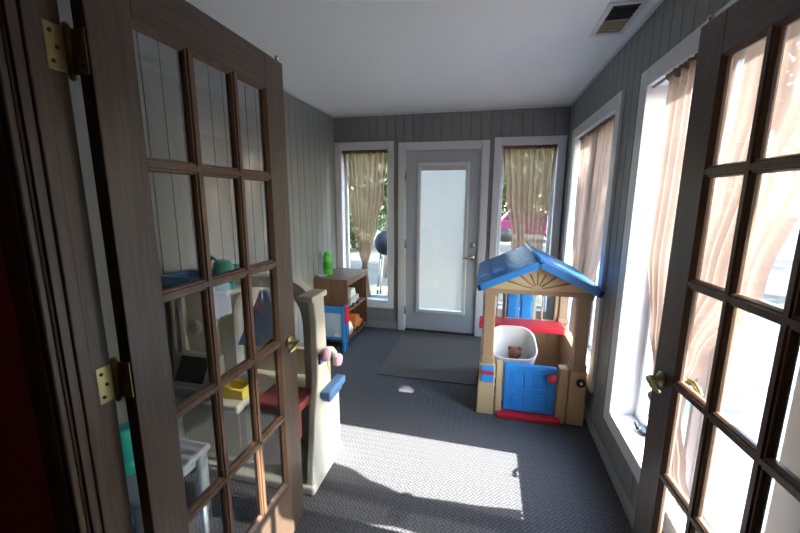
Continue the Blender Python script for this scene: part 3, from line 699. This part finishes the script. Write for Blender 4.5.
MB().tube([(-.805, 1.675, .735), (-.795, 1.70, .75), (-.785, 1.735, .735), (-.785, 1.77, .70), (-.79, 1.79, .66)], [.013, .015, .016, .015, .013], 12).build('grip', M_WPL, ph)
for (a, b, c2) in ((-.795, 1.675, .728), (-.782, 1.80, .648)):
    MB().lathe([(.020, -.022), (.033, -.018), (.036, 0), (.030, .014), (.0, .016)], (a+.006, b, c2), 18, axis='x').build('ear_cup', M_PINK, ph)

wc = thing('watering_can', 'teal toy watering can on top of the cream play kitchen', 'watering can', (-1.44, 1.75, 1.058))
x, y, z = -1.345, 1.645, 1.058
MB().lathe([(.045, 0), (.052, .004), (.054, .10), (.045, .14), (.036, .15), (.032, .15)], (x, y, z), 24).build('body', M_TEAL, wc)
MB().tube([(x+.045, y-.01, z+.04), (x+.085, y-.02, z+.09), (x+.11, y-.03, z+.13)], [.015, .012, .010]).lathe([(.010, 0), (.024, .016), (.0, .018)], (x+.11, y-.03, z+.125), 14).build('spout', M_TEAL, wc)
MB().tube([(x-.03, y, z+.145), (x-.062, y, z+.165), (x-.085, y, z+.13), (x-.075, y, z+.06), (x-.050, y, z+.03)], .008).build('handle', M_TEAL, wc)
tr = thing('storage_tray', 'shallow blue tray at the left end of the play kitchen top', 'tray', (-1.6, 1.7, 1.058))
ta, tb_, tc_, td = -1.70, -1.43, 1.585, 1.79
mb = MB(); mb.box(ta, tb_, tc_, td, 1.058, 1.066).box(ta, ta+.006, tc_, td, 1.058, 1.11, bev=.002).box(tb_-.006, tb_, tc_, td, 1.058, 1.11, bev=.002).box(ta+.006, tb_-.006, tc_, tc_+.006, 1.058, 1.11, bev=.002).box(ta+.006, tb_-.006, td-.006, td, 1.058, 1.11, bev=.002)
mb.build('body', M_SLATE, tr)
MB().tube([(ta, tc_, 1.112), (tb_, tc_, 1.112), (tb_, td, 1.112), (ta, td, 1.112)], .007, 8, closed=True).build('rim', M_SLATE, tr)
bk = MB(); bk.lathe([(.05, 0), (.058, .01), (.068, .055), (.07, .06), (.064, .058), (.054, .014), (.0, .012)], (-1.355, 1.835, 1.058), 24)
tag(bk.build('bowl', M_TANP), 'brown beige toy bowl beside the teal watering can', 'bowl')
# toy cash register and yellow box on the counter
rg = thing('toy_register', 'grey toy cash register with a black screen on the play kitchen counter', 'toy register', (-1.42, 1.53, .5))
B(-1.61, -1.335, 1.465, 1.605, .50, .56, bev=.012).build('drawer_base', M_GREYP, rg)
MB().prism([(1.475, .555), (1.60, .555), (1.60, .71), (1.565, .71)], 'x', -1.60, -1.345, bev=.008).build('housing', M_GREYP, rg)
MB().prism([(1.488, .582), (1.493, .578), (1.559, .692), (1.554, .696)], 'x', -1.575, -1.40, bev=.0015).build('screen', M_BLACK, rg)
yb_ = MB(); yb_.box(-1.330, -1.190, 1.52, 1.61, .5, .506, bev=.002)
for a in ((-1.330, -1.322, 1.52, 1.61), (-1.198, -1.190, 1.52, 1.61), (-1.322, -1.198, 1.52, 1.528), (-1.322, -1.198, 1.602, 1.61)): yb_.box(a[0], a[1], a[2], a[3], .5, .56, bev=.002)
for v in yb_.v: v.x = max(v.x, -1.330)
tb = thing('toy_bin', 'small yellow plastic bin on the counter beside the grey register', 'bin', (-1.260, 1.565, .5))
yb_.build('body', M_YEL, tb)
mb = MB(); mb.tube([(-1.336, 1.514, .559), (-1.184, 1.514, .559), (-1.184, 1.616, .559), (-1.336, 1.616, .559)], .006, 8, closed=True); mb.build('rim', M_YEL, tb)

# white side table with teal jug, blue bin below
T = thing('toy_table', 'pale grey plastic child table just behind the left door', 'table', (-1.4, 1.02, 0))
tx0, tx1, ty0, ty1, tz = -1.70, -1.11, .86, 1.2, .50
B(tx0, tx1, ty0, ty1, tz-.03, tz, bev=.014, seg=3).build('table_top', M_PALE, T)
MB().box(tx0+.03, tx1-.03, ty0+.03, ty1-.03, tz-.075, tz-.029, bev=.004).build('apron', M_PALE, T)
for (a, b) in ((tx0+.035, ty0+.035), (tx1-.035, ty0+.035), (tx0+.035, ty1-.035), (tx1-.035, ty1-.035)):
    MB().tube([(a, b, 0), (a, b, tz-.03)], [.022, .030], 14).build('leg', M_PALE, T)
bb = thing('storage_bin', 'deep blue plastic bin on the carpet under the pale table', 'bin', (-1.38, 1.03, 0))
def bn(u, v):
    a = 2*PI*u; ca, sa = math.cos(a), math.sin(a); k = .86+.14*v
    return Vector((-1.38+math.copysign(abs(ca)**.4, ca)*.17*k, 1.03+math.copysign(abs(sa)**.4, sa)*.10*k, .002+.26*v))
mb = MB(); mb.grid(bn, 40, 6); mb.add([bn(i/40, 0) for i in range(40)], [list(range(40))]); mb.build('body', M_BLUE, bb)
MB().tube([bn(i/40, 1) for i in range(40)], .007, 8, closed=True).build('rim', M_BLUE, bb)
j = thing('toy_jug', 'wavy teal toy jug standing on the pale grey table', 'jug', (-1.30, .99, tz))
MB().lathe([(.042, 0), (.05, .012), (.046, .04), (.034, .065), (.038, .09), (.048, .12), (.044, .15), (.03, .172), (.024, .178), (.0, .17)], (-1.30, .99, tz), 24).build('body', M_TEAL, j)
MB().tube([(-1.262, .99, tz+.15), (-1.225, .99, tz+.14), (-1.215, .99, tz+.09), (-1.235, .99, tz+.05), (-1.255, .99, tz+.04)], .008).build('handle', M_TEAL, j)

# ------------------------------------------------------------------ mat, vent, switch
m_ = MB(); m_.box(-.90, -.035, 2.92, 3.92, 0.0005, .008, bev=.003)
tag(m_.build('doormat', M_MAT), 'large plain grey mat on the carpet in front of the back door', 'mat')
v = thing('ceiling_vent', 'white ceiling register with a half open dark grille near the right wall', 'vent', (.60, 2.29, H))
vx0, vx1, vy0, vy1 = .535, .655, 2.13, 2.45
mb = MB(); t = .026
mb.box(vx0-t, vx0, vy0-t, vy1+t, H-.010, H-.0005, bev=.003).box(vx1, vx1+t, vy0-t, vy1+t, H-.010, H-.0005, bev=.003).box(vx0, vx1, vy0-t, vy0, H-.010, H-.0005, bev=.003).box(vx0, vx1, vy1, vy1+t, H-.010, H-.0005, bev=.003)
mb.build('frame', M_WHITE, v)
B(vx0, vx1, vy0, 2.29, H-.004, H-.001).build('duct_backing', M_DARKSLOT, v, props={'label': 'dark open half of the grille'})
B(vx0, vx1, 2.29, vy1, H-.005, H-.001).build('damper_plate', M_TANS, v, props={'label': 'beige closed half of the grille'})
for k in range(9):
    yy = vy0+.012+k*(vy1-vy0-.02)/8.5
    B(vx0, vx1, yy-.006, yy+.006, H-.0085, H-.0075, rot=Matrix.Rotation(math.radians(35), 3, 'X')).build('louvre', M_DARKSLOT if yy < 2.28 else M_TANS, v)
s_ = thing('light_switch', 'white light switch plate on the left wall above the bookcase', 'switch', (XL, 3.70, .9))
B(XL+.0005, XL+.007, 3.665, 3.735, .845, .96, bev=.003).build('plate', M_WPL, s_)
B(XL+.006, XL+.016, 3.694, 3.706, .888, .915, bev=.003).build('toggle', M_WPL, s_)

# ------------------------------------------------------------------ outdoors
struct(B(-40, 60, -40, 60, -.75, -.55), 'lawn', M_LAWN, 'dry sunny lawn around the house', 'lawn')
struct(B(XR+WT+.03, 4.6, -2.5, 7.5, -.5, -.12), 'deck', M_DECK, 'weathered grey deck outside the right windows', 'deck')
def tree(label, loc, hh, cr_, m, n=2600, leaf=.12, trunk=.12, low=.35, seed=0):
    rnd = random.Random(seed); x, y, z = loc
    r = thing('tree', label, 'tree', loc, 'trees outside')
    pts = [(x+rnd.uniform(-.1, .1)*k, y+rnd.uniform(-.1, .1)*k, z+hh*.8*k/5) for k in range(6)]
    mb = MB(); mb.tube(pts, [trunk*(1-.13*k) for k in range(6)], 10)
    for k in range(7):
        a = rnd.uniform(0, 2*PI); s0 = Vector(pts[2+k % 3]); e = s0+Vector((math.cos(a)*cr_*.6, math.sin(a)*cr_*.6, hh*.18)); mb.tube([s0, (s0+e)/2+Vector((0, 0, .1)), e], [trunk*.4, trunk*.28, trunk*.12], 6)
    mb.build('trunk', M_BARK, r)
    vs = []; fs = []
    blobs = [(Vector((x+rnd.uniform(-.6, .6)*cr_, y+rnd.uniform(-.6, .6)*cr_, z+hh*(low+(1-low)*rnd.random()))), cr_*rnd.uniform(.35, .6)) for _ in range(14)]
    for i in range(n):
        c, br_ = blobs[i % 14]
        d = Vector((rnd.gauss(0, 1), rnd.gauss(0, 1), rnd.gauss(0, .8))); d.normalize(); p = c+d*br_*rnd.uniform(.55, 1)
        a = Vector((rnd.gauss(0, 1), rnd.gauss(0, 1), rnd.gauss(0, .6))).normalized(); b = a.cross(Vector((rnd.gauss(0, 1), rnd.gauss(0, 1), rnd.gauss(0, 1)))).normalized()
        s = leaf*rnd.uniform(.6, 1.3); k = len(vs)
        vs += [p-a*s, p+b*s*.45, p+a*s, p-b*s*.45]; fs.append([k, k+1, k+2, k+3])
    mb = MB(); mb.add(vs, fs); mb.build('foliage', m, r)
tree('leafy tree close behind the window left of the back door', (-2.6, 9.5, -.55), 5.2, 2.0, M_LEAF, 5000, .13, low=.22, seed=1)
tree('thin trunked tree left of the dark grill outside', (-5.6, 15, -.55), 6.5, 2.4, M_LEAF2, 4800, .18, low=.12, seed=2)
tree('broad green tree seen above the blue playhouse roof', (1.3, 15.5, -.55), 7.4, 2.5, M_LEAF2, 5400, .18, .16, .36, seed=3)
tree('dark green tree behind the window nearest the right corner', (3.0, 9.8, -.55), 5.6, 2.0, M_LEAF, 4600, .14, .12, .2, seed=4)
tree('far tree closing the view behind the lawn', (-8.6, 31, -.55), 10, 4.5, M_LEAF, 5200, .36, .2, .1, seed=5)
tree('far tree behind the magenta car', (3.2, 31, -.55), 10, 4.5, M_LEAF2, 5200, .36, .2, .1, seed=6)
tree('far tree at the left edge of the lawn', (-19, 26, -.55), 9, 4.5, M_LEAF2, 4200, .3, .2, .1, seed=8)
tree('pale tree beyond the deck outside the right windows', (17, 5, -.55), 5.5, 2.8, M_LEAF3, 3400, .2, .15, .15, seed=7)
tree('pale tree further along beyond the deck', (21, 14, -.55), 6, 3.2, M_LEAF3, 3400, .2, .15, .15, seed=9)
tree('tall tree beside the deck that shades the far right window', (6.6, 3.45, -.55), 6.6, 1.15, M_LEAF, 2600, .13, .11, .62, seed=12)
tree('unseen tall tree added at the right side of the back lawn to shade it', (10.5, 9.6, -.55), 8.5, 2.2, M_LEAF2, 4200, .2, .16, .3, seed=14)  # out of view, added to cast shade on the back lawn
tree('unseen tall tree added further back at the right to shade the lawn', (11.5, 15.5, -.55), 9.5, 2.6, M_LEAF, 4200, .22, .18, .3, seed=15)  # second unseen tree, added for lawn shade
# grill
G = thing('barbecue_grill', 'dark blue barbecue grill on legs outside the left back window', 'grill', (-1.78, 6.4, -.55))
gx, gy, gz = -1.78, 6.4, -.55
def kettle(u, v):
    t = PI*v; return Vector((gx+.2*math.cos(2*PI*u)*max(.02, math.sin(t)), gy+.2*math.sin(2*PI*u)*max(.02, math.sin(t)), gz+1.30-.22*math.cos(t)))
MB().grid(kettle, 28, 16).build('kettle', M_DKBL, G)
for k in range(3):
    a = 2*PI*k/3+.4; MB().tube([(gx+.16*math.cos(a), gy+.16*math.sin(a), gz+1.08), (gx+.30*math.cos(a), gy+.30*math.sin(a), gz+.01)], .018, 8).build('leg', M_BLACK, G)
MB().lathe([(.17, 0), (.18, .01), (.0, .012)], (gx, gy, gz+.45), 20).build('ash_pan', M_GREYP, G)
MB().tube([(gx-.05, gy, gz+1.5), (gx-.05, gy, gz+1.56), (gx+.05, gy, gz+1.56), (gx+.05, gy, gz+1.5)], .012, 8).build('lid_handle', M_BLACK, G)
# parked car
A = thing('car', 'magenta car parked beyond the lawn behind the right back window', 'car', (2.0, 20, -.55))
MB().prism([(.1, -.15), (4.1, -.15), (4.15, .25), (3.9, .45), (3.1, .55), (.3, .5), (.08, .3)], 'y', 19.2, 20.8, bev=.05).build('body', M_MAG, A)
MB().prism([(.6, .48), (3.25, .48), (2.6, 1.02), (1.1, 1.05)], 'y', 19.3, 20.7, bev=.06).build('cabin', M_MAG, A)
for (a, b, c2, d) in ((.85, 1.75, 1.2, 1.75), (1.85, 2.95, 1.85, 2.5)):
    MB().prism([(a, .53), (b, .53), (d, .95), (c2, .95)], 'y', 19.27, 19.31).build('side_window', M_BLACK, A)
for a in (.9, 3.25):
    for b in (19.25, 20.75): MB().lathe([(.30, -.1), (.34, -.07), (.34, .07), (.30, .1)], (a, b, -.21), 24, axis='y').build('wheel', M_BLACK, A)
